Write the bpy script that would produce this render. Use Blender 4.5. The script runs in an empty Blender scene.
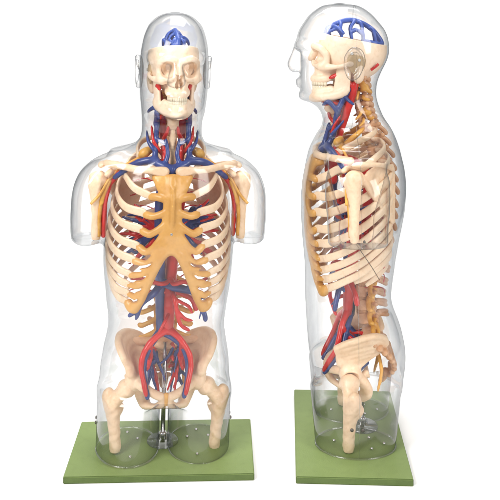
import bpy, bmesh, math, random
import numpy as np
from math import radians as R
random.seed(4); np.random.seed(4)
scene = bpy.context.scene
C = scene.collection

# ------------------------------------------------------------------ camera
cam_d = bpy.data.cameras.new('camera'); cam = bpy.data.objects.new('camera', cam_d); C.objects.link(cam)
cam.location = (0, -1.7, 0.94); cam.rotation_euler = (R(90), 0, 0)
cam_d.sensor_width = 36; cam_d.lens = 61.2; cam_d.shift_y = -0.484
cam_d.clip_start = 0.05; cam_d.clip_end = 60
scene.camera = cam
# ------------------------------------------------------------------ world and lamps (studio)
w = bpy.data.worlds.new('World'); scene.world = w; w.use_nodes = True
bg = w.node_tree.nodes['Background']; bg.inputs[0].default_value = (1, .985, .96, 1); bg.inputs[1].default_value = 0.29
def area(name, loc, target, size, energy, col=(1, 1, 1), sy=None):
    l = bpy.data.lights.new(name, 'AREA'); l.energy = energy; l.color = col
    l.shape = 'RECTANGLE'; l.size = size; l.size_y = sy or size
    o = bpy.data.objects.new(name, l); C.objects.link(o); o.location = loc
    d = np.array(target, float) - np.array(loc, float)
    import mathutils
    o.rotation_euler = mathutils.Vector(d).to_track_quat('-Z', 'Y').to_euler()
    return o
area('softbox_key', (-1.5, -1.7, 2.1), (0, .1, .45), 1.0, 76, (1, .97, .93), 1.6)
area('softbox_fill', (1.7, -1.5, 1.5), (0, .1, .45), .8, 32, (1, .97, .93), 1.5)
area('softbox_top', (0, .5, 2.6), (0, .2, 0), 1.2, 34)
area('added_backdrop_light', (0, 1.0, 2.6), (0, 2.6, .4), 2.4, 17, (1, 1, 1), .6)  # added light, only there to lift the sweep to white
scene.view_settings.view_transform = 'Standard'; scene.view_settings.look = 'None'
scene.view_settings.exposure = 0.32; scene.view_settings.gamma = 1
scene.cycles.transparent_max_bounces = 40; scene.cycles.max_bounces = 10
scene.cycles.sample_clamp_indirect = 6
scene.cycles.use_denoising = True

# ------------------------------------------------------------------ materials
def nodes(m):
    m.use_nodes = True; nt = m.node_tree; return nt, nt.nodes, nt.links
def plastic(name, base, dark, scale=30, rough=.35, spec=.5, bump=.15, bscale=220, sss=0., coat=0., lo=.35, hi=.7, grime=False):
    m = bpy.data.materials.new(name); nt, N, L = nodes(m); b = N['Principled BSDF']
    tc = N.new('ShaderNodeTexCoord'); n1 = N.new('ShaderNodeTexNoise'); n1.inputs['Scale'].default_value = scale
    n1.inputs['Detail'].default_value = 5; n1.inputs['Roughness'].default_value = .6
    L.new(tc.outputs['Object'], n1.inputs['Vector'])
    cr = N.new('ShaderNodeValToRGB'); cr.color_ramp.elements[0].position = lo; cr.color_ramp.elements[1].position = hi
    cr.color_ramp.elements[0].color = (*dark, 1); cr.color_ramp.elements[1].color = (*base, 1)
    L.new(n1.outputs['Fac'], cr.inputs['Fac']);     n3 = N.new('ShaderNodeTexNoise'); n3.inputs['Scale'].default_value = scale*6; n3.inputs['Detail'].default_value = 4
    L.new(tc.outputs['Object'], n3.inputs['Vector'])
    c3 = N.new('ShaderNodeValToRGB'); c3.color_ramp.elements[0].position = .28; c3.color_ramp.elements[1].position = .50
    c3.color_ramp.elements[0].color = (.93, .89, .84, 1) if grime else (.93, .93, .93, 1); c3.color_ramp.elements[1].color = (1, 1, 1, 1)
    L.new(n3.outputs['Fac'], c3.inputs['Fac'])
    mm_ = N.new('ShaderNodeMix'); mm_.data_type = 'RGBA'; mm_.blend_type = 'MULTIPLY'; mm_.inputs[0].default_value = 1
    L.new(cr.outputs['Color'], mm_.inputs[6]); L.new(c3.outputs['Color'], mm_.inputs[7]); L.new(mm_.outputs[2], b.inputs['Base Color'])
    n2 = N.new('ShaderNodeTexNoise'); n2.inputs['Scale'].default_value = bscale; n2.inputs['Detail'].default_value = 3
    L.new(tc.outputs['Object'], n2.inputs['Vector'])
    bp = N.new('ShaderNodeBump'); bp.inputs['Strength'].default_value = bump; bp.inputs['Distance'].default_value = .002
    L.new(n2.outputs['Fac'], bp.inputs['Height']); L.new(bp.outputs['Normal'], b.inputs['Normal'])
    b.inputs['Roughness'].default_value = rough
    b.inputs['Specular IOR Level'].default_value = spec
    if sss:
        b.inputs['Subsurface Weight'].default_value = sss
        b.inputs['Subsurface Radius'].default_value = (.012, .006, .003); b.inputs['Subsurface Scale'].default_value = 1
    b.inputs['Coat Weight'].default_value = coat
    return m
M = {}
M['bone'] = plastic('bone_plastic', (.89, .68, .48), (.82, .585, .385), 26, .38, .5, .2, 160, sss=.12, grime=True)
M['skull'] = plastic('skull_plastic', (.92, .74, .57), (.88, .68, .50), 22, .4, .5, .2, 140, sss=0, grime=True)
M['vert'] = plastic('vertebra_plastic', (.78, .50, .31), (.62, .33, .17), 40, .42, .5, .3, 160, grime=True)
M['rib'] = plastic('rib_plastic', (.91, .72, .525), (.87, .655, .455), 30, .36, .5, .15, 150, sss=.12, grime=True)
M['cart'] = plastic('cartilage_plastic', (.80, .45, .13), (.70, .36, .085), 30, .33, .5, .2, 130)
M['disc'] = plastic('disc_plastic', (.62, .36, .17), (.45, .22, .10), 60, .5)
M['red'] = plastic('artery_plastic', (.68, .022, .018), (.52, .012, .012), 40, .28, .5, .08, 60)
M['blue'] = plastic('vein_plastic', (.040, .072, .28), (.026, .045, .18), 40, .28, .5, .08, 60)
M['sky'] = plastic('sinus_plastic', (.055, .11, .42), (.04, .08, .32), 40, .35, .5, .25, 120)
M['nerve'] = plastic('nerve_plastic', (.82, .46, .09), (.66, .32, .06), 60, .4, .5, .2, 150)
M['tooth'] = plastic('tooth_plastic', (.84, .76, .60), (.78, .68, .50), 120, .25)
M['thyroid'] = plastic('gland_plastic', (.50, .10, .06), (.36, .06, .04), 80, .4)
M['green'] = plastic('green_board_paint', (.200, .272, .094), (.180, .248, .082), 9, .5, .25, .25, 500)
M['white'] = plastic('white_dot_plastic', (.85, .84, .80), (.8, .78, .74), 60, .3)
M['green_edge'] = plastic('green_board_edge_dark', (.095, .140, .042), (.078, .116, .034), 30, .5, .25, .25, 500)  # darker green for the side faces of the board
m = bpy.data.materials.new('chrome'); nt, N, L = nodes(m); b = N['Principled BSDF']
b.inputs['Base Color'].default_value = (.62, .62, .62, 1); b.inputs['Metallic'].default_value = 1; b.inputs['Roughness'].default_value = .16
M['chrome'] = m
m = bpy.data.materials.new('dark_wire'); nt, N, L = nodes(m); b = N['Principled BSDF']
b.inputs['Base Color'].default_value = (.10, .09, .08, 1); b.inputs['Metallic'].default_value = .7; b.inputs['Roughness'].default_value = .35
M['wire'] = m
m = bpy.data.materials.new('backdrop_paper'); nt, N, L = nodes(m); b = N['Principled BSDF']
b.inputs['Base Color'].default_value = (.92, .92, .92, 1); b.inputs['Roughness'].default_value = .9; b.inputs['Specular IOR Level'].default_value = .1
M['paper'] = m

def clear(name, centre, edge, bump=.25, power=2.6, ior=1.46, bscale=9, haze_=.004):
    """thin clear plastic sheet: light passes with a tint that deepens where it runs along the sheet"""
    m = bpy.data.materials.new(name); nt, N, L = nodes(m)
    N.remove(N['Principled BSDF']); out = N['Material Output']
    tc = N.new('ShaderNodeTexCoord')
    n = N.new('ShaderNodeTexNoise'); n.inputs['Scale'].default_value = bscale; n.inputs['Detail'].default_value = 3
    L.new(tc.outputs['Object'], n.inputs['Vector'])
    bp = N.new('ShaderNodeBump'); bp.inputs['Strength'].default_value = bump; bp.inputs['Distance'].default_value = .02
    L.new(n.outputs['Fac'], bp.inputs['Height'])
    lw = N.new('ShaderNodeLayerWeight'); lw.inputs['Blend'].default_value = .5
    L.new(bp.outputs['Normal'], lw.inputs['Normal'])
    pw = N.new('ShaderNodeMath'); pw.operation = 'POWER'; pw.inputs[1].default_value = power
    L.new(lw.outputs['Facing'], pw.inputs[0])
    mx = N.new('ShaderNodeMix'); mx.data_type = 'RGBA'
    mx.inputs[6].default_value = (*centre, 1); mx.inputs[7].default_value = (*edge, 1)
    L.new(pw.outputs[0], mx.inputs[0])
    tr = N.new('ShaderNodeBsdfTransparent'); L.new(mx.outputs[2], tr.inputs['Color'])
    gl = N.new('ShaderNodeBsdfGlossy'); gl.inputs['Roughness'].default_value = .10
    L.new(bp.outputs['Normal'], gl.inputs['Normal'])
    fr = N.new('ShaderNodeFresnel'); fr.inputs['IOR'].default_value = ior; L.new(bp.outputs['Normal'], fr.inputs['Normal'])
    ge = N.new('ShaderNodeNewGeometry')
    ms = N.new('ShaderNodeMixShader')
    # a sheet has two faces: roughly double one face's reflection, capped
    dm = N.new('ShaderNodeMath'); dm.operation = 'MULTIPLY'; dm.inputs[1].default_value = 1.35; dm.use_clamp = True
    L.new(fr.outputs[0], dm.inputs[0])
    mn = N.new('ShaderNodeMath'); mn.operation = 'MINIMUM'; mn.inputs[1].default_value = .4
    L.new(dm.outputs[0], mn.inputs[0])
    L.new(mn.outputs[0], ms.inputs[0]); L.new(tr.outputs[0], ms.inputs[1]); L.new(gl.outputs[0], ms.inputs[2])
    df = N.new('ShaderNodeBsdfDiffuse'); df.inputs['Color'].default_value = (.86, .88, .9, 1)   # faint pale diffuse veil over the clear plastic
    hz = N.new('ShaderNodeMixShader'); hz.inputs[0].default_value = haze_
    L.new(ms.outputs[0], hz.inputs[1]); L.new(df.outputs[0], hz.inputs[2])
    L.new(hz.outputs[0], out.inputs['Surface'])
    return m
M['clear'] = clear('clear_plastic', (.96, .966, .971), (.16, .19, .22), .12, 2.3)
M['clear_rim'] = clear('clear_plastic_rim', (.97, .973, .976), (.66, .68, .70), 0, 2.0)

# ------------------------------------------------------------------ geometry helpers
def catmull(P, sub=6):
    P = np.array(P, float)
    if len(P) < 3 or sub <= 1: return P
    Q = np.vstack([2*P[0]-P[1], P, 2*P[-1]-P[-2]]); out = []
    for i in range(1, len(Q)-2):
        p0, p1, p2, p3 = Q[i-1], Q[i], Q[i+1], Q[i+2]
        for t in np.linspace(0, 1, sub, endpoint=False):
            out.append(.5*((2*p1)+(-p0+p2)*t+(2*p0-5*p1+4*p2-p3)*t*t+(-p0+3*p1-3*p2+p3)*t**3))
    out.append(P[-1]); return np.array(out)
def surface_nets(f, lo, h, relax=2):
    nx, ny, nz = f.shape; s = f < 0
    cnt = np.zeros((nx-1, ny-1, nz-1), np.float32); acc = np.zeros((nx-1, ny-1, nz-1, 3), np.float32)
    corners = [(i, j, k) for i in (0, 1) for j in (0, 1) for k in (0, 1)]
    def sl(c): return tuple(slice(o, n-1+o) for o, n in zip(c, (nx, ny, nz)))
    for a in corners:
        for ax in range(3):
            if a[ax]: continue
            b = list(a); b[ax] = 1
            fa, fb = f[sl(a)], f[sl(b)]
            ch = (fa < 0) != (fb < 0)
            t = np.where(ch, fa/np.where(ch, fa-fb, 1), 0)
            cnt += ch
            for d in range(3):
                acc[..., d] += np.where(ch, a[d]+(t if d == ax else 0), 0)
    act = cnt > 0
    idx = -np.ones(act.shape, int); ii = np.argwhere(act); idx[act] = np.arange(len(ii))
    V = ii + acc[act]/cnt[act][:, None]
    faces = []
    for ax in range(3):
        u, v = (ax+1) % 3, (ax+2) % 3
        sa = [slice(None)]*3; sb = [slice(None)]*3
        sa[ax] = slice(0, -1); sb[ax] = slice(1, None)
        A, B = s[tuple(sa)], s[tuple(sb)]
        e = np.argwhere(A != B)
        e = e[(e[:, u] > 0) & (e[:, v] > 0) & (e[:, u] < f.shape[u]-1) & (e[:, v] < f.shape[v]-1)]
        if not len(e): continue
        flip = A[e[:, 0], e[:, 1], e[:, 2]]
        def g(du, dv):
            q = e.copy(); q[:, u] -= du; q[:, v] -= dv; return idx[q[:, 0], q[:, 1], q[:, 2]]
        q = np.stack([g(1, 1), g(0, 1), g(0, 0), g(1, 0)], 1)
        q[~flip] = q[~flip][:, ::-1]
        faces.append(q)
    F = np.vstack(faces); V = V*h + np.array(lo)
    for _ in range(relax):
        S = np.zeros_like(V); c = np.zeros(len(V))
        for a in range(4):
            b = (a+1) % 4
            np.add.at(S, F[:, a], V[F[:, b]]); np.add.at(S, F[:, b], V[F[:, a]])
            np.add.at(c, F[:, a], 1); np.add.at(c, F[:, b], 1)
        V = V*.5 + .5*S/np.maximum(c, 1)[:, None]
    return V, F
class Field:
    def __init__(s, lo, hi, h):
        s.lo = np.array(lo, float); s.h = h
        s.n = np.ceil((np.array(hi)-s.lo)/h).astype(int)+1
        s.ax = [s.lo[i]+h*np.arange(s.n[i]) for i in range(3)]
        s.f = np.full(tuple(s.n), .05, np.float32)
    def sub(s, lo, hi):
        a = np.clip(np.floor((np.array(lo)-s.lo)/s.h).astype(int), 0, s.n-1)
        b = np.clip(np.ceil((np.array(hi)-s.lo)/s.h).astype(int)+1, a+1, s.n)
        sl = tuple(slice(i, j) for i, j in zip(a, b))
        return sl, np.meshgrid(*[s.ax[i][sl[i]] for i in range(3)], indexing='ij', sparse=True)
    def comb(s, sl, d, k, cut):
        f = s.f[sl]
        if cut:
            d = -d; hh = np.clip(.5-.5*(d-f)/k, 0, 1); hh = np.clip(.5+.5*(d-f)/k, 0, 1)
            s.f[sl] = f*(1-hh)+d*hh+k*hh*(1-hh)
        else:
            hh = np.clip(.5+.5*(f-d)/k, 0, 1)
            s.f[sl] = f*(1-hh)+d*hh-k*hh*(1-hh)
    def seg(s, a, b, ra, rb, k=.003, cut=False):
        a, b = np.array(a, float), np.array(b, float); m = max(ra, rb)+k+2*s.h+.004
        sl, (X, Y, Z) = s.sub(np.minimum(a, b)-m, np.maximum(a, b)+m)
        d = b-a; L2 = max(d@d, 1e-12)
        t = np.clip(((X-a[0])*d[0]+(Y-a[1])*d[1]+(Z-a[2])*d[2])/L2, 0, 1)
        q = np.sqrt((X-a[0]-t*d[0])**2+(Y-a[1]-t*d[1])**2+(Z-a[2]-t*d[2])**2)-(ra+(rb-ra)*t)
        s.comb(sl, q, k, cut)
    def chain(s, P, r, k=.003, sub=5, cut=False):
        P = np.array(P, float); r = np.broadcast_to(np.array(r, float), (len(P),)) if np.ndim(r) else np.full(len(P), float(r))
        Q = catmull(np.hstack([P, r[:, None]]), sub)
        for i in range(len(Q)-1): s.seg(Q[i, :3], Q[i+1, :3], max(Q[i, 3], 1e-4), max(Q[i+1, 3], 1e-4), k, cut)
    def ell(s, c, r, k=.003, cut=False, rx=0):
        c = np.array(c, float); r = np.array(r, float); m = max(r)+k+2*s.h+.004
        sl, (X, Y, Z) = s.sub(c-m, c+m); X, Y, Z = X-c[0], Y-c[1], Z-c[2]
        if rx: Y, Z = Y*math.cos(rx)+Z*math.sin(rx), -Y*math.sin(rx)+Z*math.cos(rx)
        k0 = np.sqrt((X/r[0])**2+(Y/r[1])**2+(Z/r[2])**2); k1 = np.sqrt((X/r[0]**2)**2+(Y/r[1]**2)**2+(Z/r[2]**2)**2)+1e-9
        s.comb(sl, k0*(k0-1)/k1, k, cut)
    def box(s, c, hs, rr=.002, k=.003, cut=False):
        c = np.array(c, float); hs = np.array(hs, float); m = hs+k+2*s.h+.004
        sl, (X, Y, Z) = s.sub(c-m, c+m)
        qx, qy, qz = abs(X-c[0])-hs[0]+rr, abs(Y-c[1])-hs[1]+rr, abs(Z-c[2])-hs[2]+rr
        d = np.sqrt(np.maximum(qx, 0)**2+np.maximum(qy, 0)**2+np.maximum(qz, 0)**2)+np.minimum(np.maximum(np.maximum(qx, qy), qz), 0)-rr
        s.comb(sl, d, k, cut)
    def sheet(s, A, B, r, k=.004, n=14, bow=(0, 0, 0)):
        A, B = catmull(A, 8), catmull(B, 8); bow = np.array(bow, float)
        for t in np.linspace(0, 1, n):
            a = np.array([np.interp(t, np.linspace(0, 1, len(A)), A[:, i]) for i in range(3)])
            b = np.array([np.interp(t, np.linspace(0, 1, len(B)), B[:, i]) for i in range(3)])
            m = (a+b)/2+bow
            s.chain([a, m, b], r, k, 3)
    def wobble(s, amp, freq):
        X, Y, Z = np.meshgrid(*s.ax, indexing='ij', sparse=True); o = np.random.rand(6)*6
        s.f += amp*(np.sin(X*freq+o[0]+2*np.sin(Z*freq*.7+o[3]))*np.sin(Y*freq*1.1+o[1]+np.sin(X*freq*.8))*np.sin(Z*freq*.9+o[2]+1.5*np.sin(Y*freq*.6+o[4]))).astype(np.float32)
    def mirror(s):
        s.f = np.minimum(s.f, s.f[::-1])
    def mesh(s, name, relax=2):
        f = s.f.copy(); f[0] = f[-1] = .05; f[:, 0] = f[:, -1] = .05; f[:, :, 0] = f[:, :, -1] = .05
        V, F = surface_nets(f, s.lo, s.h, relax)
        return mk(name, V, F)
def mk(name, V, F, smooth=True):
    me = bpy.data.meshes.new(name); me.from_pydata([tuple(map(float, v)) for v in V], [], [tuple(map(int, f)) for f in F])
    if smooth: me.polygons.foreach_set('use_smooth', [True]*len(me.polygons))
    me.update(); return me
def tube(P, ra, rb=None, n=10, up=(0, 0, 1), sub=6, sq=2.0, V=None, F=None):
    """sweep: ra = half size along up, rb = half size across; tapered lists allowed"""
    P = np.array(P, float); rb = ra if rb is None else rb
    ra = np.full(len(P), ra) if not np.ndim(ra) else np.array(ra, float); rb = np.full(len(P), rb) if not np.ndim(rb) else np.array(rb, float)
    Q = catmull(np.hstack([P, ra[:, None], rb[:, None]]), sub); P, ra, rb = Q[:, :3], Q[:, 3], Q[:, 4]
    V = [] if V is None else V; F = [] if F is None else F; base = len(V)
    T = np.gradient(P, axis=0); T /= np.linalg.norm(T, axis=1)[:, None]+1e-12
    up = np.array(up, float)
    for i in range(len(P)):
        U = up-T[i]*(up@T[i])
        if np.linalg.norm(U) < .15: U = np.array((0, 1, 0.))-T[i]*T[i][1]
        U /= np.linalg.norm(U); W = np.cross(T[i], U)
        for j in range(n):
            a = 2*math.pi*j/n; c, s_ = math.cos(a), math.sin(a)
            c = math.copysign(abs(c)**(2/sq), c); s_ = math.copysign(abs(s_)**(2/sq), s_)
            V.append(P[i]+U*ra[i]*c+W*rb[i]*s_)
    m = len(P)
    for i in range(m-1):
        for j in range(n):
            k = (j+1) % n; F.append((base+i*n+j, base+i*n+k, base+(i+1)*n+k, base+(i+1)*n+j))
    F.append(tuple(base+j for j in range(n))[::-1]); F.append(tuple(base+(m-1)*n+j for j in range(n)))
    return V, F
def pieces(me):
    n = len(me.vertices); E = np.zeros(len(me.edges)*2, int); me.edges.foreach_get('vertices', E); E = E.reshape(-1, 2)
    lab = np.arange(n)
    while True:
        m_ = np.minimum(lab[E[:, 0]], lab[E[:, 1]]); new = lab.copy()
        np.minimum.at(new, E[:, 0], m_); np.minimum.at(new, E[:, 1], m_); new = new[new]
        if (new == lab).all(): break
        lab = new
    co = np.zeros(n*3); me.vertices.foreach_get('co', co); co = co.reshape(-1, 3)
    fl_ = [tuple(p.vertices) for p in me.polygons]; out = []
    for l in np.unique(lab):
        ix = np.where(lab == l)[0]
        if len(ix) < 60: continue
        mp = -np.ones(n, int); mp[ix] = np.arange(len(ix))
        out.append((co[ix], [tuple(mp[list(f_)]) for f_ in fl_ if lab[f_[0]] == l]))
    return out
def obj(name, me, mat, parent=None):
    o = bpy.data.objects.new(name, me)
    me.materials.clear(); me.materials.append(mat); C.objects.link(o); o.parent = parent; return o
def lathe(name, prof, n=24):
    V, F = [], []
    for r, z in prof:
        for j in range(n): a = 2*math.pi*j/n; V.append((r*math.cos(a), r*math.sin(a), z))
    for i in range(len(prof)-1):
        for j in range(n): k = (j+1) % n; F.append((i*n+j, i*n+k, (i+1)*n+k, (i+1)*n+j))
    F.append(tuple(range(n))[::-1]); F.append(tuple((len(prof)-1)*n+j for j in range(n)))
    return mk(name, V, F)

# ------------------------------------------------------------------ the setting: white paper sweep
V, F = [], []
prof = [(-1.35, 0)]+[(y, 0) for y in (0, 1.2)]+[(1.9+.6*math.sin(a), .6-.6*math.cos(a)) for a in np.linspace(0, math.pi/2, 12)]+[(2.5, 1.9)]
for y, z in prof:
    V += [(-1.3, y, z-.0146), (1.3, y, z-.0146)]
for i in range(len(prof)-1): F.append((2*i, 2*i+1, 2*i+3, 2*i+2))
bd = obj('ground', mk('ground', V, F), M['paper']); bd['kind'] = 'structure'

# ================================================================== the model, built once
root = bpy.data.objects.new('anatomical_model', None); C.objects.link(root)
LEAN = None

# ---- clear shell
def build_shell():
    h = .0036; fl = Field((-.225, -.155, -.012), (.225, .14, .945), h)
    X, Y, Z = np.meshgrid(*fl.ax, indexing='ij', sparse=True)
    T = np.array([  # z, half width, y front, y back, exponent
        (.932, .004, -.034, -.024, 2), (.929, .022, -.062, .004, 2), (.92, .040, -.080, .025, 2), (.905, .055, -.098, .044, 2), (.89, .062, -.109, .057, 2), (.875, .067, -.118, .069, 2),
        (.85, .0710, -.1255, .078, 2.1), (.82, .0725, -.121, .0785, 2.15), (.79, .0722, -.117, .066, 2.2), (.76, .071, -.118, .053, 2.1),
        (.735, .0685, -.115, .05, 2.0), (.722, .0675, -.107, .052, 2), (.712, .066, -.09, .055, 2), (.70, .065, -.075, .059, 2),
        (.68, .064, -.067, .068, 2), (.66, .066, -.07, .082, 2), (.645, .077, -.08, .09, 2), (.63, .108, -.088, .096, 2), (.615, .130, -.095, .101, 2.1),
        (.60, .138, -.10, .105, 2.2), (.55, .138, -.110, .1135, 2.4), (.50, .138, -.115, .112, 2.4), (.45, .138, -.114, .104, 2.4), (.40, .1365, -.110, .094, 2.4),
        (.35, .132, -.106, .087, 2.3), (.30, .125, -.106, .081, 2.3), (.28, .122, -.105, .083, 2.3), (.26, .1235, -.104, .089, 2.3), (.24, .127, -.103, .098, 2.3),
        (.21, .133, -.101, .107, 2.4), (.18, .137, -.098, .112, 2.4), (.15, .139, -.093, .111, 2.5), (.12, .1405, -.087, .104, 2.5), (.0, .1405, -.083, .092, 2.5)])[::-1]
    T = catmull(T, 8)
    zs = fl.ax[2]; zc = np.clip(zs, 0, .932)
    def col(i):
        v = np.interp(zc, T[:, 0], T[:, i])
        sg = np.where(1, 3.2, 0); kern = np.exp(-.5*(np.arange(-9, 10)/3.2)**2); kern /= kern.sum(); k2 = np.exp(-.5*(np.arange(-3, 4)/1.3)**2); k2 /= k2.sum()
        vs = np.convolve(np.pad(v, 9, 'edge'), kern, 'valid'); v2 = np.convolve(np.pad(v, 3, 'edge'), k2, 'valid')
        vs = np.where(zs < .6, vs, v2)
        return np.where(zs > .9, v, vs)[None, None, :]
    a, yf, yb, n = col(1), col(2), col(3), col(4); cy = (yf+yb)/2; b = (yb-yf)/2
    q = ((np.abs(X)/a)**n+(np.abs(Y-cy)/b)**n)**(1/n)
    d = (q-1)*np.minimum(a, b)
    d = np.where(Z > .932, np.sqrt(X**2+(Y+.03)**2+(Z-.932)**2), d)
    d = np.maximum(d, .118-Z)          # torso stops at the crotch
    def smin(p, q_, k): hh = np.clip(.5+.5*(q_-p)/k, 0, 1); return q_*(1-hh)+p*hh-k*hh*(1-hh)
    def smax(p, q_, k): return -smin(-p, -q_, k)
    # legs
    for s in (-1, 1):
        q = np.sqrt(((X-s*.0755)/.0665)**2+((Y-.000)/(.0845+.014*np.clip((Z-.0)/.15, 0, 1)))**2)
        dl = smax((q-1)*.0665, Z-.140, .02); d = smin(d, dl, .010)
    # arms
    A = np.array([(.43, .171, .0345, .059), (.50, .172, .0365, .062), (.55, .167, .0385, .066), (.58, .158, .038, .063), (.60, .147, .0345, .055), (.615, .132, .029, .046), (.628, .113, .016, .028)])
    A = catmull(A, 8)
    ca, rx, ry = [np.interp(zs, A[:, 0], A[:, i])[None, None, :] for i in (1, 2, 3)]
    for s in (-1, 1):
        q = np.sqrt(((X-s*ca)/rx)**2+((Y+.002)/ry)**2)
        da = np.maximum((q-1)*rx, Z-.636); da = smax(da, .445-Z, .006); d = smin(d, da, np.interp(zs, [.50, .575, .62], [.010, .016, .045])[None, None, :])
    fl.f = d.astype(np.float32)
    # face relief
    fl.chain([(0, -.117, .840), (0, -.119, .826), (0, -.124, .811), (0, -.1285, .799), (0, -.128, .792)], [.006, .0062, .0072, .0085, .0078], .012)
    for s in (-1, 1):
        fl.ell((s*.011, -.123, .790), (.0075, .009, .007), .006)
        fl.ell((s*.031, -.122, .822), (.018, .013, .011), .012, cut=True)
        fl.ell((s*.031, -.106, .820), (.013, .010, .009), .006)
        fl.chain([(s*.008, -.116, .839), (s*.03, -.112, .842), (s*.05, -.094, .838)], .0065, .012)
    fl.chain([(-.022, -.107, .758), (-.008, -.1165, .761), (0, -.1185, .7595), (.008, -.1165, .761), (.022, -.107, .758)], [.002, .0045, .0045, .0045, .002], .006)
    fl.chain([(-.020, -.107, .754), (0, -.1185, .750), (.020, -.107, .754)], [.002, .005, .002], .005)
    fl.seg((-.02, -.120, .741), (.02, -.120, .741), .004, .004, .008, cut=True)
    fl.ell((0, -.102, .728), (.020, .018, .012), .010)
    # clavicle notch and chest relief, navel
    fl.ell((0, -.118, .628), (.012, .02, .016), .015, cut=True)
    fl.wobble(.0006, 60)
    fl.f = np.maximum(fl.f, np.broadcast_to(.0015-Z, fl.f.shape)).astype(np.float32)
    return fl.mesh('clear_shell', 4)
shell_me = build_shell()
bm = bmesh.new(); bm.from_mesh(shell_me)
bmesh.ops.delete(bm, geom=[f_ for f_ in bm.faces if all(v.co.z < .0045 for v in f_.verts) and f_.normal.z < -.8], context='FACES')
bm.to_mesh(shell_me); bm.free()
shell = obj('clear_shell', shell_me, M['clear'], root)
# seam where the two shell halves meet
def seam_loops(me, y0, no=(0, 1, 0)):
    bm = bmesh.new(); bm.from_mesh(me)
    r = bmesh.ops.bisect_plane(bm, geom=bm.verts[:]+bm.edges[:]+bm.faces[:], plane_co=tuple(y0*q for q in no), plane_no=no, dist=1e-6)
    E = [e for e in r['geom_cut'] if isinstance(e, bmesh.types.BMEdge)]
    adj = {}
    for e in E:
        a, b = e.verts[0].index, e.verts[1].index
    bm.verts.index_update()
    co = {}
    for e in E:
        a, b = e.verts; co[a.index] = a.co.copy(); co[b.index] = b.co.copy()
        adj.setdefault(a.index, []).append(b.index); adj.setdefault(b.index, []).append(a.index)
    loops = []; seen = set()
    for s in sorted(adj, key=lambda q: len(adj[q])):
        if s in seen: continue
        l = [s]; seen.add(s); cur = s
        while True:
            nx = [q for q in adj[cur] if q not in seen]
            if not nx: break
            cur = nx[0]; seen.add(cur); l.append(cur)
        if len(l) > 2 and l[0] in adj[l[-1]]: l.append(l[0])
        loops.append(np.array([co[i][:] for i in l]))
    bm.free(); return loops
V, F = [], []
for lp in seam_loops(shell_me, .003):
    if len(lp) < 40: continue
    lp = lp[lp[:, 2] > .006] if False else lp
    c = np.vstack([lp[::5], lp[-1:]])
    c = c[np.argmax(c[:, 2] < 9):]
    tube(c, .0006, .0006, 6, (0, 1, 0), 2, V=V, F=F)
obj('seam', mk('seam', V, F), M['clear_rim'], shell)
V, F = [], []
for lp in seam_loops(shell_me, .006, (0, 0, 1)):
    if len(lp) < 40: continue
    c = np.vstack([lp[::5], lp[-1:]]); c[:, 2] = .0022
    tube(c, .0017, .0017, 8, (0, 0, 1), 2, V=V, F=F)
for k_, (V_, F_) in enumerate(pieces(mk('rim', V, F))):
    obj('rim', mk('rim', V_, F_), M['clear_rim'], shell)
# ears
fe = Field((.066, -.035, .765), (.095, .04, .86), .0016)
fe.ell((.079, .006, .815), (.0065, .021, .034), .003)
fe.chain([(.083, -.010, .828), (.086, .003, .846), (.086, .020, .842), (.086, .026, .822), (.085, .018, .800), (.083, .004, .786), (.081, -.004, .792)], .004, .004)
fe.ell((.088, .004, .816), (.007, .012, .02), .004, cut=True)
ear_me = fe.mesh('ear')
for s in (-1, 1):
    e2 = obj('ear', ear_me, M['clear'], shell); e2.scale = (s, 1, 1); e2.location = (-s*.0090, -.010, -.013)

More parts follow.
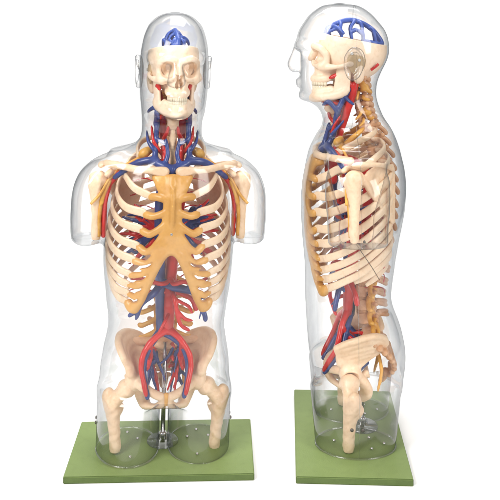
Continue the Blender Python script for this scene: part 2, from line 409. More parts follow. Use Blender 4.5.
# ---- skull
def build_skull():
    fs = Field((-.075, -.105, .755), (.075, .082, .885), .0014)
    fs.ell((0, -.003, .838), (.0635, .0735, .075), .004)
    fs.ell((0, .012, .835), (.0645, .0655, .066), .01)
    fs.ell((0, -.066, .788), (.026, .0215, .032), .012)
    fs.ell((0, -.03, .79), (.036, .04, .028), .01)
    for s in (-1, 1):
        fs.chain([(s*.006, -.083, .835), (s*.026, -.084, .8395), (s*.043, -.072, .835), (s*.050, -.060, .822)], [.006, .006, .0055, .0045], .006)
        fs.chain([(s*.050, -.060, .824), (s*.0485, -.060, .810), (s*.045, -.064, .800)], [.0045, .005, .007], .005)
        fs.ell((s*.040, -.068, .797), (.014, .012, .011), .008)
        fs.chain([(s*.042, -.070, .799), (s*.025, -.082, .800), (s*.012, -.087, .806)], [.006, .005, .004], .005)
        fs.chain([(s*.045, -.064, .796), (s*.060, -.045, .797), (s*.0655, -.024, .801), (s*.062, -.006, .804)], [.007, .0042, .0038, .005], .004)
        fs.chain([(s*.056, .012, .795), (s*.053, .010, .775), (s*.050, .008, .768)], [.010, .008, .005], .006)
        fs.ell((s*.071, -.036, .826), (.014, .020, .022), .012, cut=True)
        fs.ell((s*.036, -.043, .775), (.012, .016, .020), .006, cut=True)
    fs.chain([(-.024, -.052, .772), (-.0215, -.068, .769), (-.011, -.081, .768), (0, -.085, .768), (.011, -.081, .768), (.0215, -.068, .769), (.024, -.052, .772)], .0058, .006)
    fs.chain([(0, -.082, .831), (0, -.088, .820), (0, -.093, .810)], [.007, .0055, .005], .005)
    # hollow braincase, open top
    fs.ell((0, -.001, .848), (.0575, .068, .064), .003, cut=True)
    for s in (-1, 1):
        fs.ell((s*.0290, -.084, .8180), (.0185, .031, .0168), .003, cut=True)
        fs.ell((s*.0048, -.088, .7865), (.0056, .022, .0085), .002, cut=True)
        fs.ell((s*.0028, -.090, .797), (.0042, .022, .0115), .002, cut=True)
        fs.seg((s*.0165, -.084, .795), (s*.0165, -.09, .795), .002, .002, .002, cut=True)
        fs.ell((s*.030, -.078, .784), (.008, .006, .008), .006, cut=True)
    fs.chain([(0, -.066, .797), (0, -.078, .788), (0, -.086, .778)], .0012, .002)
    X, Y, Z = np.meshgrid(*fs.ax, indexing='ij', sparse=True)
    fs.wobble(.0004, 180)
    fs.f = np.maximum(fs.f, Z-(.8565-.187*(Y+.004))+0*X).astype(np.float32)
    return fs.mesh('skull', 1)
skm = build_skull()
for v in skm.vertices: v.co.y = v.co.y*.96 if v.co.y > 0 else v.co.y
skull = obj('skull', skm, M['skull'], root)
skull.scale = (.83, 1, 1); skull.location = (0, 0, -.002)
fm = Field((-.065, -.1, .71), (.065, .005, .81), .0014)
for s in (-1, 1):
    fm.chain([(0, -.083, .7275), (s*.016, -.080, .7275), (s*.034, -.057, .731), (s*.046, -.030, .738), (s*.0505, -.018, .746)], [.0082, .0085, .008, .0078, .007], .005)
    fm.chain([(0, -.083, .739), (s*.013, -.079, .740), (s*.0225, -.064, .743), (s*.033, -.046, .748)], [.0056, .0056, .0058, .0055], .006)
    fm.sheet([(s*.050, -.014, .748), (s*.0525, -.010, .79)], [(s*.043, -.040, .748), (s*.046, -.034, .792)], .0042, .004, 8)
    fm.ell((s*.0525, -.010, .797), (.007, .0045, .006), .004)
    fm.chain([(s*.046, -.033, .792), (s*.047, -.035, .802)], [.004, .002], .003)
fm.ell((0, -.090, .7245), (.013, .007, .008), .006)
fm.wobble(.0004, 180)
mm = fm.mesh('mandible', 1)
for v in mm.vertices: v.co.x *= .94
obj('mandible', mm, M['skull'], skull)
def teeth(z0, z1, grow):
    V, F = [], []
    for i in range(14):
        t = (i-6.5)/6.5; a = t*R(82)
        cx, cy = (.0212+grow)*math.sin(a), -.0575-(.0290+grow)*math.cos(a)
        wd = .0027 if abs(t) < .35 else .0027 if abs(t) < .6 else .0035
        tx, ty = math.cos(a)*.0235, math.sin(a)*.03; l = math.hypot(tx, ty); tx, ty = tx/l, ty/l
        nx_, ny_ = -ty, tx
        b = len(V); dz = .0012*math.cos(i*2.1)
        for z, k in ((z0, .85), (z0*.5+z1*.5, 1.05), (z1-.001, 1.0), (z1, .75)):
            for (u, v) in ((-1, -1), (-.6, -1.25), (.6, -1.25), (1, -1), (1, 1), (-1, 1)):
                V.append((cx+tx*u*wd*.93*k+nx_*v*.0026*k, cy+ty*u*wd*.93*k-abs(0)+ny_*v*.0026*k, z))
        for r in range(3):
            for j in range(6): k = (j+1) % 6; F.append((b+r*6+j, b+r*6+k, b+r*6+6+k, b+r*6+6+j))
        F.append(tuple(b+j for j in range(6))); F.append(tuple(b+18+j for j in range(6)))
    return mk('tooth_row', V, F)
obj('tooth_row', teeth(.767, .7540, .001), M['tooth'], skull)
obj('tooth_row', teeth(.7425, .7535, 0), M['tooth'], skull)
# dural veins above the cut skull
fv = Field((-.06, -.075, .835), (.06, .075, .91), .0014)
arc = [(0, -.062, .868), (0, -.052, .880), (0, -.030, .892), (0, -.005, .897), (0, .022, .889), (0, .044, .874), (0, .058, .855), (0, .062, .845)]
fv.chain(arc, [.004, .005, .0048, .0052, .0048, .0048, .005, .005], .003)
fv.chain([(-.010, -.056, .862), (0, -.056, .880)], [.009, .004], .005)
fv.chain([(0, -.05, .882), (.016, -.040, .883), (.028, -.030, .877), (.034, -.022, .868)], [.004, .0034, .003, .0026], .003)
for s in (-1, 1):
    for (y, z, x2, y2, z2) in ((-.046, .884, .016, -.056, .867), (-.030, .892, .022, -.028, .866), (.004, .896, .026, -.006, .862), (.010, .894, .026, .020, .858), (.036, .880, .024, .046, .852)):
        fv.chain([(0, y, z), (s*x2*.45, (y+y2)/2+.002, z-.004), (s*x2*.8, y2, (z+z2)/2), (s*x2, y2+.003, z2-.006)], [.0036, .0029, .0026, .0022], .003)
    fv.chain([(s*.016, -.052, .872), (s*.020, -.036, .878), (s*.022, -.026, .868)], .0028, .003)
    fv.chain([(s*.024, -.002, .872), (s*.027, .008, .876), (s*.026, .020, .866)], .0028, .003)
    fv.chain([(s*.040, .022, .852), (s*.034, .045, .848), (s*.02, .058, .846), (0, .064, .846)], .003, .003)
obj('brain_vein', fv.mesh('brain_vein', 1), M['sky'], skull)
for s in (-1, 1):
    ft = Field((.05, -.025, .775), (.072, .035, .85), .0015)
    if s == -1: continue
    ft.ell((.0595, .004, .812), (.006, .0205, .0315), .003)
    tp = ft.mesh('temporal_plate')
o = obj('temporal_plate', tp, M['disc'], skull); o2 = obj('temporal_plate', tp, M['disc'], skull); o2.scale = (-1, 1, 1)
M['tan'] = plastic('tan_plastic', (.66, .48, .28), (.58, .40, .22), 40, .35)
tp.materials.clear(); tp.materials.append(M['tan'])
white_dot = lathe('white_dot', [(.0035, 0), (.0035, .002), (.0022, .003)], 14)  # small white dots, two on each side of the skull
for s in (-1, 1):
    for y, z in ((-.006, .826), (.010, .812)):
        p = obj('white_dot', white_dot, M['white'], skull); p.location = (s*.0652, y, z); p.rotation_euler = (0, s*R(90), 0)
# red muscle mark low on the occiput
V, F = tube([(.046, .036, .790), (.050, .045, .797), (.048, .052, .803)], .003, .0015, 8)
obj('artery_mark', mk('artery_mark', V, F), M['red'], skull)
V, F = tube([(-.046, .036, .790), (-.050, .045, .797), (-.048, .052, .803)], .003, .0015, 8)
obj('artery_mark', mk('artery_mark', V, F), M['red'], skull)

# ---- spine
def vert_mesh(kind):
    if kind == 'cervical': bw, bd_, bh, sp, tw = .011, .008, .0050, .026, .022
    elif kind == 'thoracic': bw, bd_, bh, sp, tw = .014, .012, .0090, .034, .026
    else: bw, bd_, bh, sp, tw = .020, .015, .0115, .040, .036
    f = Field((-tw-.01, -bd_-.008, -.035), (tw+.01, bd_+sp+.008, .025), .0015)
    f.ell((0, 0, 0), (bw, bd_, bh*1.5), .003)
    X, Y, Z = np.meshgrid(*f.ax, indexing='ij', sparse=True)
    q = np.sqrt((X/bw)**2+(Y/bd_)**2); d = np.maximum((q-1+.08*(1-np.minimum((Z/bh)**2, 1)))*bd_, abs(Z)-bh)
    f.f = np.minimum(.05, d).astype(np.float32)
    for s in (-1, 1):
        f.chain([(s*bw*.6, bd_*.7, bh*.3), (s*bw*.8, bd_+.006, bh*.3), (s*bw*.45, bd_+.013, 0), (0, bd_+.017, -.001)], [.0035, .004, .004, .004], .003)
        dr = .004 if kind == 'thoracic' else 0
        f.chain([(s*bw*.8, bd_+.005, bh*.3), (s*tw*.75, bd_+.009+dr, bh*.4), (s*tw, bd_+.012+dr*2, bh*.5)], [.0038, .003, .0042], .003)
        f.ell((s*bw*.75, bd_+.008, bh), (.0038, .0045, .006), .003)
        f.ell((s*bw*.65, bd_+.010, -bh), (.0038, .0045, .006), .003)
    dz = {'cervical': -.006, 'thoracic': -.022, 'lumbar': -.005}[kind]
    hh = {'cervical': .003, 'thoracic': .0035, 'lumbar': .0075}[kind]
    for e in (-hh*.6, hh*.6):
        f.chain([(0, bd_+.015, e), (0, bd_+.015+(sp-.015)*.5, e+dz*.5), (0, bd_+sp-.004, dz+e)], [.003, .0026, .0038], .003)
    f.wobble(.0004, 260)
    return f.mesh('vertebra_'+kind, 1)
VM = {k: vert_mesh(k) for k in ('cervical', 'thoracic', 'lumbar')}
def spine_y(z):
    return float(np.interp(z, [.12, .20, .245, .30, .365, .45, .53, .60, .655, .70, .765], [.055, .045, .024, .018, .030, .052, .056, .045, .026, .012, .004]))
levels = [('cervical', .768-.0147*i) for i in range(7)]+[('thoracic', .657-.0243*i) for i in range(12)]+[('lumbar', .362-.0295*i) for i in range(5)]
V, F = [], []
for i in range(len(levels)-1):
    z = (levels[i][1]+levels[i+1][1])/2; k = levels[i+1][0]
    r = {'cervical': .0098, 'thoracic': .0125, 'lumbar': .018}[k]; y = spine_y(z); g = (levels[i][1]-levels[i+1][1])*.22
    tube([(0, y, z-g), (0, y, z), (0, y, z+g)], [r*.8, r*.82, r*.8], [r*.95, r, r*.95], 20, (0, 1, 0), 2, V=V, F=F)
spine = obj('spine', mk('spine', V, F), M['disc'], root)
for k, z in levels:
    o = obj('vertebra', VM[k], M['vert'], spine); o.location = (0, spine_y(z), z)
    dy = (spine_y(z+.02)-spine_y(z-.02))/.04; o.rotation_euler = (math.atan(-dy)*.9, 0, 0)
# sacrum
f = Field((-.06, .0, .10), (.06, .10, .245), .0018)
for i, t in enumerate(np.linspace(0, 1, 9)):
    z = .228-.092*t; wd = .040*(1-t)**.8+.008; y = .032+.048*math.sin(t*2.2)
    f.seg((-wd, y+.006, z), (wd, y+.006, z), .009-.004*t, .009-.004*t, .004)
f.ell((0, .03, .224), (.022, .014, .012), .006)
for s in (-1, 1):
    for i in range(4): f.seg((s*(.018-.002*i), -.01, .206-.019*i), (s*(.018-.002*i), .09, .206-.019*i), .0024, .0024, .002, cut=True)
for i in range(4): f.chain([(0, .05+.010*i, .215-.02*i), (0, .065+.008*i, .212-.02*i)], .004, .004)
f.chain([(0, .070, .140), (0, .066, .126), (0, .058, .116)], [.007, .005, .003], .004)
f.wobble(.0006, 160)

# ---- pelvis
sac_me = f.mesh('sacrum', 1)
for v in sac_me.vertices: v.co.z -= .016; v.co.x *= 1.5
f = Field((-.12, -.075, .055), (.12, .095, .285), .002)
for s in (1,):
    crest = [(.094, -.040, .232), (.103, -.022, .247), (.107, .002, .259), (.102, .028, .266), (.085, .052, .262), (.062, .068, .246), (.048, .072, .228)]
    base = [(.073, -.026, .184), (.071, -.020, .176), (.070, -.012, .174), (.068, -.004, .176), (.066, .005, .181), (.062, .014, .188), (.054, .026, .198)]
    f.sheet(crest, base, .0038, .009, 40, (-.004, .004, -.004))
    f.chain(crest, [.005, .0062, .0066, .0066, .0066, .007, .008], .004)
    f.chain([(.094, -.040, .232), (.088, -.036, .212), (.083, -.034, .200), (.078, -.030, .182)], [.006, .004, .0055, .008], .005)
    f.chain([(.048, .072, .228), (.049, .056, .208), (.056, .030, .192), (.064, .010, .178)], [.008, .0075, .008, .010], .006)
    # acetabulum mass and socket
    f.ell((.072, -.008, .155), (.024, .026, .026), .01)
    # arcuate line, pubis
    f.chain([(.042, .046, .205), (.052, .024, .188), (.062, -.004, .172), (.056, -.030, .158), (.034, -.050, .147), (.012, -.058, .136)], [.009, .008, .009, .010, .008, .008], .006)
    f.chain([(.010, -.058, .140), (.008, -.056, .120)], [.0075, .0065], .004)
    # ischium ring
    f.chain([(.066, .008, .145), (.060, .026, .120), (.050, .030, .094), (.043, .020, .078)], [.013, .011, .012, .011], .006)
    f.chain([(.043, .018, .078), (.030, -.015, .090), (.016, -.045, .108), (.008, -.055, .120)], [.010, .0065, .0065, .0065], .005)
    f.chain([(.055, .028, .150), (.048, .036, .135)], [.008, .003], .004)
    f.ell((.104, -.006, .148), (.030, .022, .022), .003, cut=True)
    f.ell((.060, -.012, .205), (.024, .022, .03), .012, cut=True) if False else None
f.wobble(.0008, 110)
f.mirror()
pm = f.mesh('pelvis', 5)
for v in pm.vertices: v.co.z = .080+(v.co.z-.073)*.80; v.co.x = v.co.x*.955+.001; v.co.y = v.co.y*.94-.003
pelvis = obj('pelvis', pm, M['bone'], root)
f = Field((-.015, -.068, .11), (.015, -.045, .15), .0015); f.chain([(0, -.058, .142), (0, -.057, .118)], [.006, .0055], .003)
pd = f.mesh('pubic_disc')
for v in pd.vertices: v.co.z = .080+(v.co.z-.073)*.80; v.co.x += .001; v.co.y = v.co.y*.94-.003
obj('pubic_disc', pd, M['cart'], pelvis)
obj('sacrum', sac_me, M['vert'], pelvis)

# ---- femurs
f = Field((.06, -.045, -.002), (.145, .04, .185), .0016)
f.ell((.088, -.006, .150), (.0215, .0215, .0215), .003)
f.chain([(.090, -.006, .148), (.104, -.006, .134), (.118, -.004, .116)], [.013, .0112, .0135], .008)
f.chain([(.127, .002, .142), (.129, .002, .126), (.122, -.003, .104)], [.0065, .0105, .0125], .007)
f.chain([(.112, .002, .106), (.108, .008, .098), (.112, .002, .086)], [.008, .0085, .007], .010)
f.chain([(.119, -.005, .110), (.116, -.007, .080), (.1125, -.009, .045), (.110, -.010, .002)], [.0145, .0108, .0098, .0102], .008)
X, Y, Z = np.meshgrid(*f.ax, indexing='ij', sparse=True)
f.wobble(.0011, 150); f.f = np.maximum(f.f, .0016-Z+0*X+0*Y).astype(np.float32)
fem = f.mesh('femur', 2)
for v in fem.vertices: v.co.z *= .885; v.co.x *= .955; v.co.y -= .007
o = obj('femur', fem, M['bone'], root); o.location.x = .004; o = obj('femur', fem, M['bone'], root); o.scale = (-1, 1, 1); o.location.x = .004

# ---- rib cage: amber sternum and cartilage, cream ribs
joins = {1: (.036, -.074, .590), 2: (.043, -.088, .552), 3: (.053, -.092, .517), 4: (.059, -.093, .484), 5: (.065, -.091, .450), 6: (.072, -.088, .421),
         7: (.078, -.084, .390), 8: (.081, -.080, .368), 9: (.082, -.075, .349), 10: (.084, -.068, .330)}
f = Field((-.105, -.125, .305), (.105, -.045, .62), .0022)
f.chain([(0, -.096, .592), (0, -.103, .570), (0, -.107, .55)], [.0085, .009, .0085], .004)
f.sheet([(-.034, -.088, .592), (-.026, -.097, .572), (-.014, -.104, .552)], [(.034, -.088, .592), (.026, -.097, .572), (.014, -.104, .552)], .0062, .004, 9, (0, -.006, 0))
f.sheet([(-.012, -.105, .552), (-.013, -.1075, .52), (-.016, -.109, .49), (-.017, -.109, .462), (-.009, -.108, .444)],
        [(.012, -.105, .552), (.013, -.1075, .52), (.016, -.109, .49), (.017, -.109, .462), (.009, -.108, .444)], .0058, .004, 22, (0, -.002, 0))
f.chain([(0, -.1125, .574), (0, -.1175, .54), (0, -.118, .51), (0, -.115, .49)], [.003, .0042, .0042, .002], .003)
st = {1: (.026, -.094, .582), 2: (.014, -.106, .551), 3: (.014, -.108, .524), 4: (.015, -.109, .500), 5: (.016, -.109, .480), 6: (.016, -.109, .464), 7: (.012, -.109, .452)}
marg = np.array([(.006, -.109, .446), (.018, -.109, .436), (.029, -.106, .415), (.040, -.101, .390), (.051, -.094, .362), (.061, -.086, .338), (.070, -.077, .320)])
for s in (1,):
    def X_(p): return (s*p[0], p[1], p[2])
    for i in (1, 2, 3, 4, 5, 6, 7):
        a, b = np.array(st[i]), np.array(joins[i]); dip = [0, 0, .002, -.004, -.010, -.017, -.022, -.030][i]
        m1 = a*.65+b*.35+np.array((0, -.005, dip*.7)); m2 = a*.3+b*.7+np.array((0, -.005, dip))
        f.chain([a, m1, m2, b], [.0066, .0056, .0060, .0070], .004)
    Q = catmull(marg, 6)
    f.chain(marg, [.0065, .0068, .0070, .0070, .0072, .0078, .0078], .005)
    for i, t, t2 in ((6, .25, .1), (7, .36, .2), (8, .55, .38), (9, .74, .58), (10, .97, .80)):
        b = np.array(joins[i]); e = Q[int(t*(len(Q)-1))]; e2 = Q[int(t2*(len(Q)-1))]
        m = b*.5+e*.5+np.array((0, -.004, -.006))
        f.chain([b, m, e], [.0070, .0064, .0066], .003)
        f.chain([b*.45+e*.55+np.array((.0, -.003, -.002)), e*.4+e2*.6+np.array((.006, .0, .003)), e2], [.0062, .0066, .0062], .003)
    for i, t in ((6, .22), (7, .40), (8, .60), (9, .80)):
        a_ = (np.array(joins[i])+np.array(joins[i+1]))/2; e_ = Q[int(t*(len(Q)-1))]
        mid = a_*.55+e_*.45+np.array((0, -.004, -.004))
        for dy in (-.007, 0, .006): f.chain([a_+np.array((.006, dy, .002)), mid+np.array((0, dy, 0)), a_*.28+e_*.72+np.array((0, dy-.002, 0))], [.0042, .0026, .0012], .003, cut=True)
    f.chain([(.084, -.068, .330), (.078, -.073, .321), (.070, -.077, .319)], [.0078, .008, .0075], .004)
f.wobble(.0008, 120)
f.mirror()
def shallow(V): V = np.array(V, float); V[:, 1] = np.where(V[:, 1] < 0, V[:, 1]*.910, V[:, 1]); return V
cm = f.mesh('rib_cage', 2)
for v in cm.vertices: v.co.y *= .910
cage = obj('rib_cage', cm, M['cart'], root)
latW = [0, .072, .098, .112, .121, .126, .129, .130, .129, .126, .121, .112, .095]
for i in range(1, 13):
    zb = .657-.0243*(i-1)+.004; yb = spine_y(zb)
    W = latW[i]; lf = 1.0
    bk = min(.076, yb+.03)
    ang = .024 if i > 1 else .012
    if i <= 10:
        jx, jy, jz = joins[i]; dz = zb-jz
        pts = [(.014, yb+.008, zb), (.030, bk-.006 if i > 1 else yb+.012, zb-.002), (W*.58, bk if i > 1 else .04, zb-.16*dz), (W*.86, bk*.68, zb-.34*dz), (W, .008, zb-.60*dz),
               (W*.975, -.030, zb-.77*dz), (W*.82 if i < 9 else W*.86, -.064+.004*max(0, i-8), zb-.91*dz), (jx+.006, jy+.006, jz+.003), (jx, jy, jz)]
        if i == 1: pts = [(.014, yb+.008, zb), (.035, .045, zb-.004), (.062, .030, zb-.012), (.072, -.004, zb-.028), (.062, -.042, zb-.048), (.044, -.066, zb-.062), (jx, jy, jz)]
        if i == 2: pts[5] = (.096, -.034, zb-.6*dz); pts[6] = (.078, -.066, zb-.82*dz)
    else:
        L_ = 5 if i == 11 else 4; dz = .085
        pts = [(.014, yb+.008, zb), (.032, bk-.004, zb-.004), (W*.6, bk, zb-.018), (W*.88, bk*.66, zb-.036), (W, .020, zb-.052), (W*1.0, -.006, zb-.066)][:L_+1]
    n = len(pts)
    ra = [.0045, .0056, .0066, .0074]+[.0090 if i < 7 else .0079]*(n-5)+[.0080 if i <= 10 else .004]
    rb = [.004, .004]+[.0036]*(n-3)+[.0042 if i <= 10 else .002]
    ra = [r*(.95+.1*random.random()) for r in ra]
    for s in (-1, 1):
        P = np.array(pts)*np.array((s, 1, 1))
        V, F = tube(P, ra, rb, 12, (0, -.12, 1), 7, 2.6)
        obj('rib', mk('rib', shallow(V), F), M['rib'], cage)
screw = lathe('screw', [(.0032, 0), (.0032, .001), (.0022, .0024), (.0008, .0027)], 12); dscrew = lathe('screw', [(.0028, 0), (.0028, .0015), (.0016, .0026)], 12)
o = obj('screw', screw, M['chrome'], root); o.location = (0, -.1068, .482); o.rotation_euler = (R(90), 0, 0)
o = None
# wire across the side of the ribs
for s in (-1, 1):
    V, F = [], []
    tube([(s*.134, -.012, .452), (s*.136, .010, .420), (s*.132, .030, .390), (s*.122, .046, .362)], .0007, .0007, 6, V=V, F=F)
    obj('wire', mk('wire', V, F), M['wire'], root)

# ---- shoulder girdle and arms
f = Field((.0, -.10, .585), (.155, .03, .63), .0016)
f.chain([(.0165, -.089, .603), (.040, -.091, .606), (.075, -.074, .607), (.105, -.042, .610), (.136, -.008, .612)], [.0105, .0068, .0066, .0064, .0075], .004)
f.wobble(.0006, 170)
cl = f.mesh('clavicle', 2)
f = Field((.045, -.03, .44), (.165, .10, .635), .0018)
f.sheet([(.062, .088, .588), (.058, .090, .56), (.066, .091, .52), (.080, .090, .476)], [(.112, .050, .600), (.128, .022, .575), (.122, .038, .535), (.086, .086, .474)], .0032, .005, 18, (0, .004, 0))
f.chain([(.062, .088, .588), (.058, .091, .56), (.066, .092, .52), (.082, .091, .474)], .0048, .003)
f.chain([(.130, .020, .566), (.118, .042, .53), (.086, .088, .474)], [.0065, .005, .0052], .003)
f.chain([(.060, .092, .575), (.090, .086, .588), (.122, .058, .604), (.144, .022, .611), (.146, .000, .609)], [.003, .006, .006, .0075, .007], .004)
f.ell((.132, .008, .572), (.007, .013, .016), .005)
f.chain([(.122, .012, .594), (.126, -.012, .598), (.134, -.022, .588)], [.006, .005, .006], .004)
f.wobble(.0006, 140)
sc_ = f.mesh('scapula', 2)
f = Field((.125, -.03, .445), (.185, .035, .61), .0016)
f.ell((.151, .0, .573), (.0185, .0195, .0195), .003)
f.chain([(.162, -.004, .578), (.160, -.004, .560)], [.010, .012], .006)
f.ell((.150, -.016, .568), (.006, .006, .012), .004)
f.chain([(.156, -.002, .56), (.155, 0, .53), (.154, 0, .50), (.154, 0, .452)], [.0145, .0098, .0085, .0092], .006)
f.wobble(.0008, 180)
hu = f.mesh('humerus', 2)
for v in cl.vertices: v.co.y = v.co.y*.90 if v.co.y < 0 else v.co.y; v.co.z -= .003*min(1, max(0, (v.co.x-.08)/.05))
for v in sc_.vertices:
    v.co.y = v.co.y if v.co.y < .05 else .05+(v.co.y-.05)*.78
    v.co.z = v.co.z if v.co.z < .585 else .585+(v.co.z-.585)*.7
for v in hu.vertices: v.co.y -= .008
for v in sc_.vertices: v.co.y -= .006*min(1, max(0, (v.co.x-.05)/.05))
for v in cl.vertices: v.co.y -= .006*min(1, max(0, (v.co.x-.05)/.05))
for nm, me in (('clavicle', cl), ('scapula', sc_), ('humerus', hu)):
    obj(nm, me, M['bone'], root); o = obj(nm, me, M['bone'], root); o.scale = (-1, 1, 1)

# ---- vessels
def vessel(name, mat, lists, lo, hi, h=.0019, k=.003, parent=root):
    f = Field(lo, hi, h)
    for P, r in lists: f.chain(P, r, k)
    f.wobble(.0005, 150)
    o = None
    for V_, F_ in sorted(pieces(f.mesh(name, 1)), key=lambda q: -len(q[0])):
        q = obj(name, mk(name, V_, F_), mat, parent); o = o or q
    return o
# aorta: arch, thoracic, abdominal
aorta = vessel('aorta', M['red'], [
    ([(.006, -.045, .545), (.004, -.050, .570), (.012, -.038, .588), (.022, -.010, .590), (.026, .018, .572), (.026, .030, .54), (.022, .030, .49), (.016, .022, .44), (.010, .006, .40), (.006, -.004, .35), (.005, -.010, .30), (.004, -.012, .252)],
     [.011, .012, .012, .0115, .011, .0105, .0105, .011, .012, .012, .0115, .0095])], (-.02, -.075, .235), (.05, .055, .615))
vessel('artery', M['red'], [  # carotids and subclavians
    ([(.018, -.032, .590), (.020, -.036, .62), (.020, -.026, .66), (.024, -.012, .71), (.030, .002, .755)], [.006, .0055, .0072, .0092, .0085]),
    ([(.006, -.042, .590), (-.010, -.046, .606), (-.016, -.038, .625), (-.018, -.026, .66), (-.024, -.012, .71), (-.030, .002, .755)], [.007, .007, .006, .0072, .0092, .0085]),
    ([(-.014, -.042, .612), (-.040, -.046, .622), (-.066, -.040, .612), (-.105, -.022, .592), (-.128, -.012, .565)], [.006, .006, .0055, .005, .005]),
    ([(.020, -.026, .594), (.040, -.040, .618), (.066, -.040, .612), (.105, -.022, .592), (.128, -.012, .565)], [.006, .006, .0055, .005, .005]),
    ([(-.022, -.022, .708), (-.026, -.048, .714), (-.028, -.066, .712)], [.005, .0035, .003]),
    ([(.022, -.022, .708), (.026, -.048, .714), (.028, -.066, .712)], [.005, .0035, .003]),
    ([(.019, -.034, .665), (.012, -.050, .680), (.010, -.054, .692)], [.004, .003, .002]),
    ([(-.018, -.034, .665), (-.012, -.050, .680), (-.010, -.054, .692)], [.004, .003, .002]),
    ([(.022, -.034, .632), (.030, -.046, .645), (.040, -.044, .664), (.044, -.030, .69)], [.004, .0034, .003, .002]),
    ([(-.020, -.034, .632), (-.030, -.046, .645), (-.040, -.044, .664), (-.044, -.030, .69)], [.004, .0034, .003, .002]),
    ([(.030, -.052, .770), (.033, -.034, .776), (.034, -.018, .768), (.032, -.006, .752)], [.003, .005, .0055, .005]),
    ([(-.030, -.052, .770), (-.033, -.034, .776), (-.034, -.018, .768), (-.032, -.006, .752)], [.003, .005, .0055, .005]),
    ([(-.128, -.012, .565), (-.137, -.012, .53), (-.138, -.010, .49), (-.138, -.008, .455)], .0055),
    ([(.128, -.012, .565), (.137, -.012, .53), (.138, -.010, .49), (.138, -.008, .455)], .0045)],
    (-.15, -.08, .445), (.15, .03, .79), parent=aorta)
il = []
for s in (-1, 1):
    il += [([(.004, -.012, .256), (s*.018+.002, -.020, .246), (s*.036, -.028, .230), (s*.049, -.034, .208), (s*.052, -.042, .185), (s*.046, -.056, .160), (s*.041, -.066, .140)], [.0082, .0062, .0055, .0052, .0050, .0048, .004]),
           ([(s*.034, -.027, .232), (s*.034, -.012, .210), (s*.032, .004, .190), (s*.038, -.005, .165)], [.006, .0055, .005, .003]),
           ([(s*.034, -.012, .210), (s*.042, .004, .190), (s*.046, -.018, .162)], [.005, .0045, .003])]
il += [([(.006, -.010, .338), (.030, -.010, .330), (.055, .000, .312), (.063, .004, .292)], [.0055, .005, .005, .006]),
       ([(.006, -.010, .334), (-.030, -.006, .334), (-.055, .0, .326)], [.005, .004, .003]),
       ([(.006, -.012, .362), (.012, -.040, .360), (.030, -.046, .366), (.060, -.040, .362), (.082, -.030, .368)], [.006, .0045, .004, .0038, .003]),
       ([(.006, -.018, .36), (-.016, -.044, .362), (-.050, -.044, .372), (-.078, -.03, .370)], [.005, .004, .0035, .003]),
       ([(.006, -.014, .346), (.014, -.046, .330), (.020, -.052, .300), (.028, -.046, .276), (.046, -.040, .262)], [.005, .0045, .004, .0035, .003]),
       ([(.020, -.052, .308), (.036, -.050, .290), (.052, -.046, .284)], [.0035, .003, .0022]),
       ([(.004, -.02, .29), (-.008, -.040, .276), (-.02, -.045, .256)], [.004, .003, .002]),
       ([(.014, -.046, .330), (.042, -.055, .318), (.05, -.06, .305)], [.0035, .003, .002])]
for i in range(9):
    z = .55-.03*i
    for s in (-1, 1): il.append(([(.015+.008*(i < 4), .03-.004*max(0, i-4), z), (s*.03, .045, z+.008), (s*.055, .062, z+.012), (s*.085, .058, z+.004)], .0014))
vessel('artery', M['red'], il, (-.1, -.08, .12), (.1, .08, .58), h=.0021, parent=aorta)
# heart-level pulmonary tree between the ribs
def tree(seed, col_, z0, n=9, off=0.0):
    rs = np.random.RandomState(seed); L_ = []
    for s in (-1, 1):
        for j in range(n):
            a = rs.uniform(-1, 1); b = rs.uniform(-.8, .8)
            p0 = np.array((s*.012+off, -.010, z0)); p = p0.copy(); d = np.array((s*.016, b*.010, a*.014)); P = [p0]
            for q in range(4):
                d = d+rs.uniform(-.004, .004, 3); p = p+d*1.05; P.append(p.copy())
            L_.append((P, [.0068, .0056, .0044, .0034, .002]))
            L_.append(([P[2], P[2]+d*.8+rs.uniform(-.008, .008, 3), P[2]+d*1.6+rs.uniform(-.012, .012, 3)], [.0036, .0028, .0018]))
    return L_
rs = np.random.RandomState(8); pv_r, pv_b = [], []
for j in range(16):
    for lst in (pv_r, pv_b):
        s_ = rs.choice([-1, 1]); x0 = s_*rs.uniform(.016, .032); z0 = rs.uniform(.150, .215)
        P0 = [np.array((x0, .030, z0))]; d = np.array((s_*rs.uniform(-.004, .007), -.009, rs.uniform(-.014, -.002)))
        for q in range(4): d = d+rs.uniform(-.004, .004, 3); P0.append(P0[-1]+d)
        lst.append((P0, [.0034, .003, .0026, .002, .0012]))
vessel('artery', M['red'], pv_r, (-.07, -.05, .08), (.07, .06, .24), parent=aorta)
vessel('artery', M['red'], tree(3, 0, .465, 15), (-.11, -.085, .36), (.11, .08, .58), h=.0021, parent=aorta)
vc = vessel('vena_cava', M['blue'], [
    ([(.002, -.070, .606), (-.006, -.058, .590), (-.016, -.050, .575), (-.021, -.042, .54), (-.022, -.034, .50), (-.020, -.026, .45), (-.018, -.016, .40), (-.016, -.008, .35), (-.014, -.004, .30), (-.012, -.004, .245)],
     [.009, .010, .0105, .0105, .0105, .0105, .0105, .010, .010, .009])], (-.045, -.09, .23), (.025, .02, .63))
vl = []
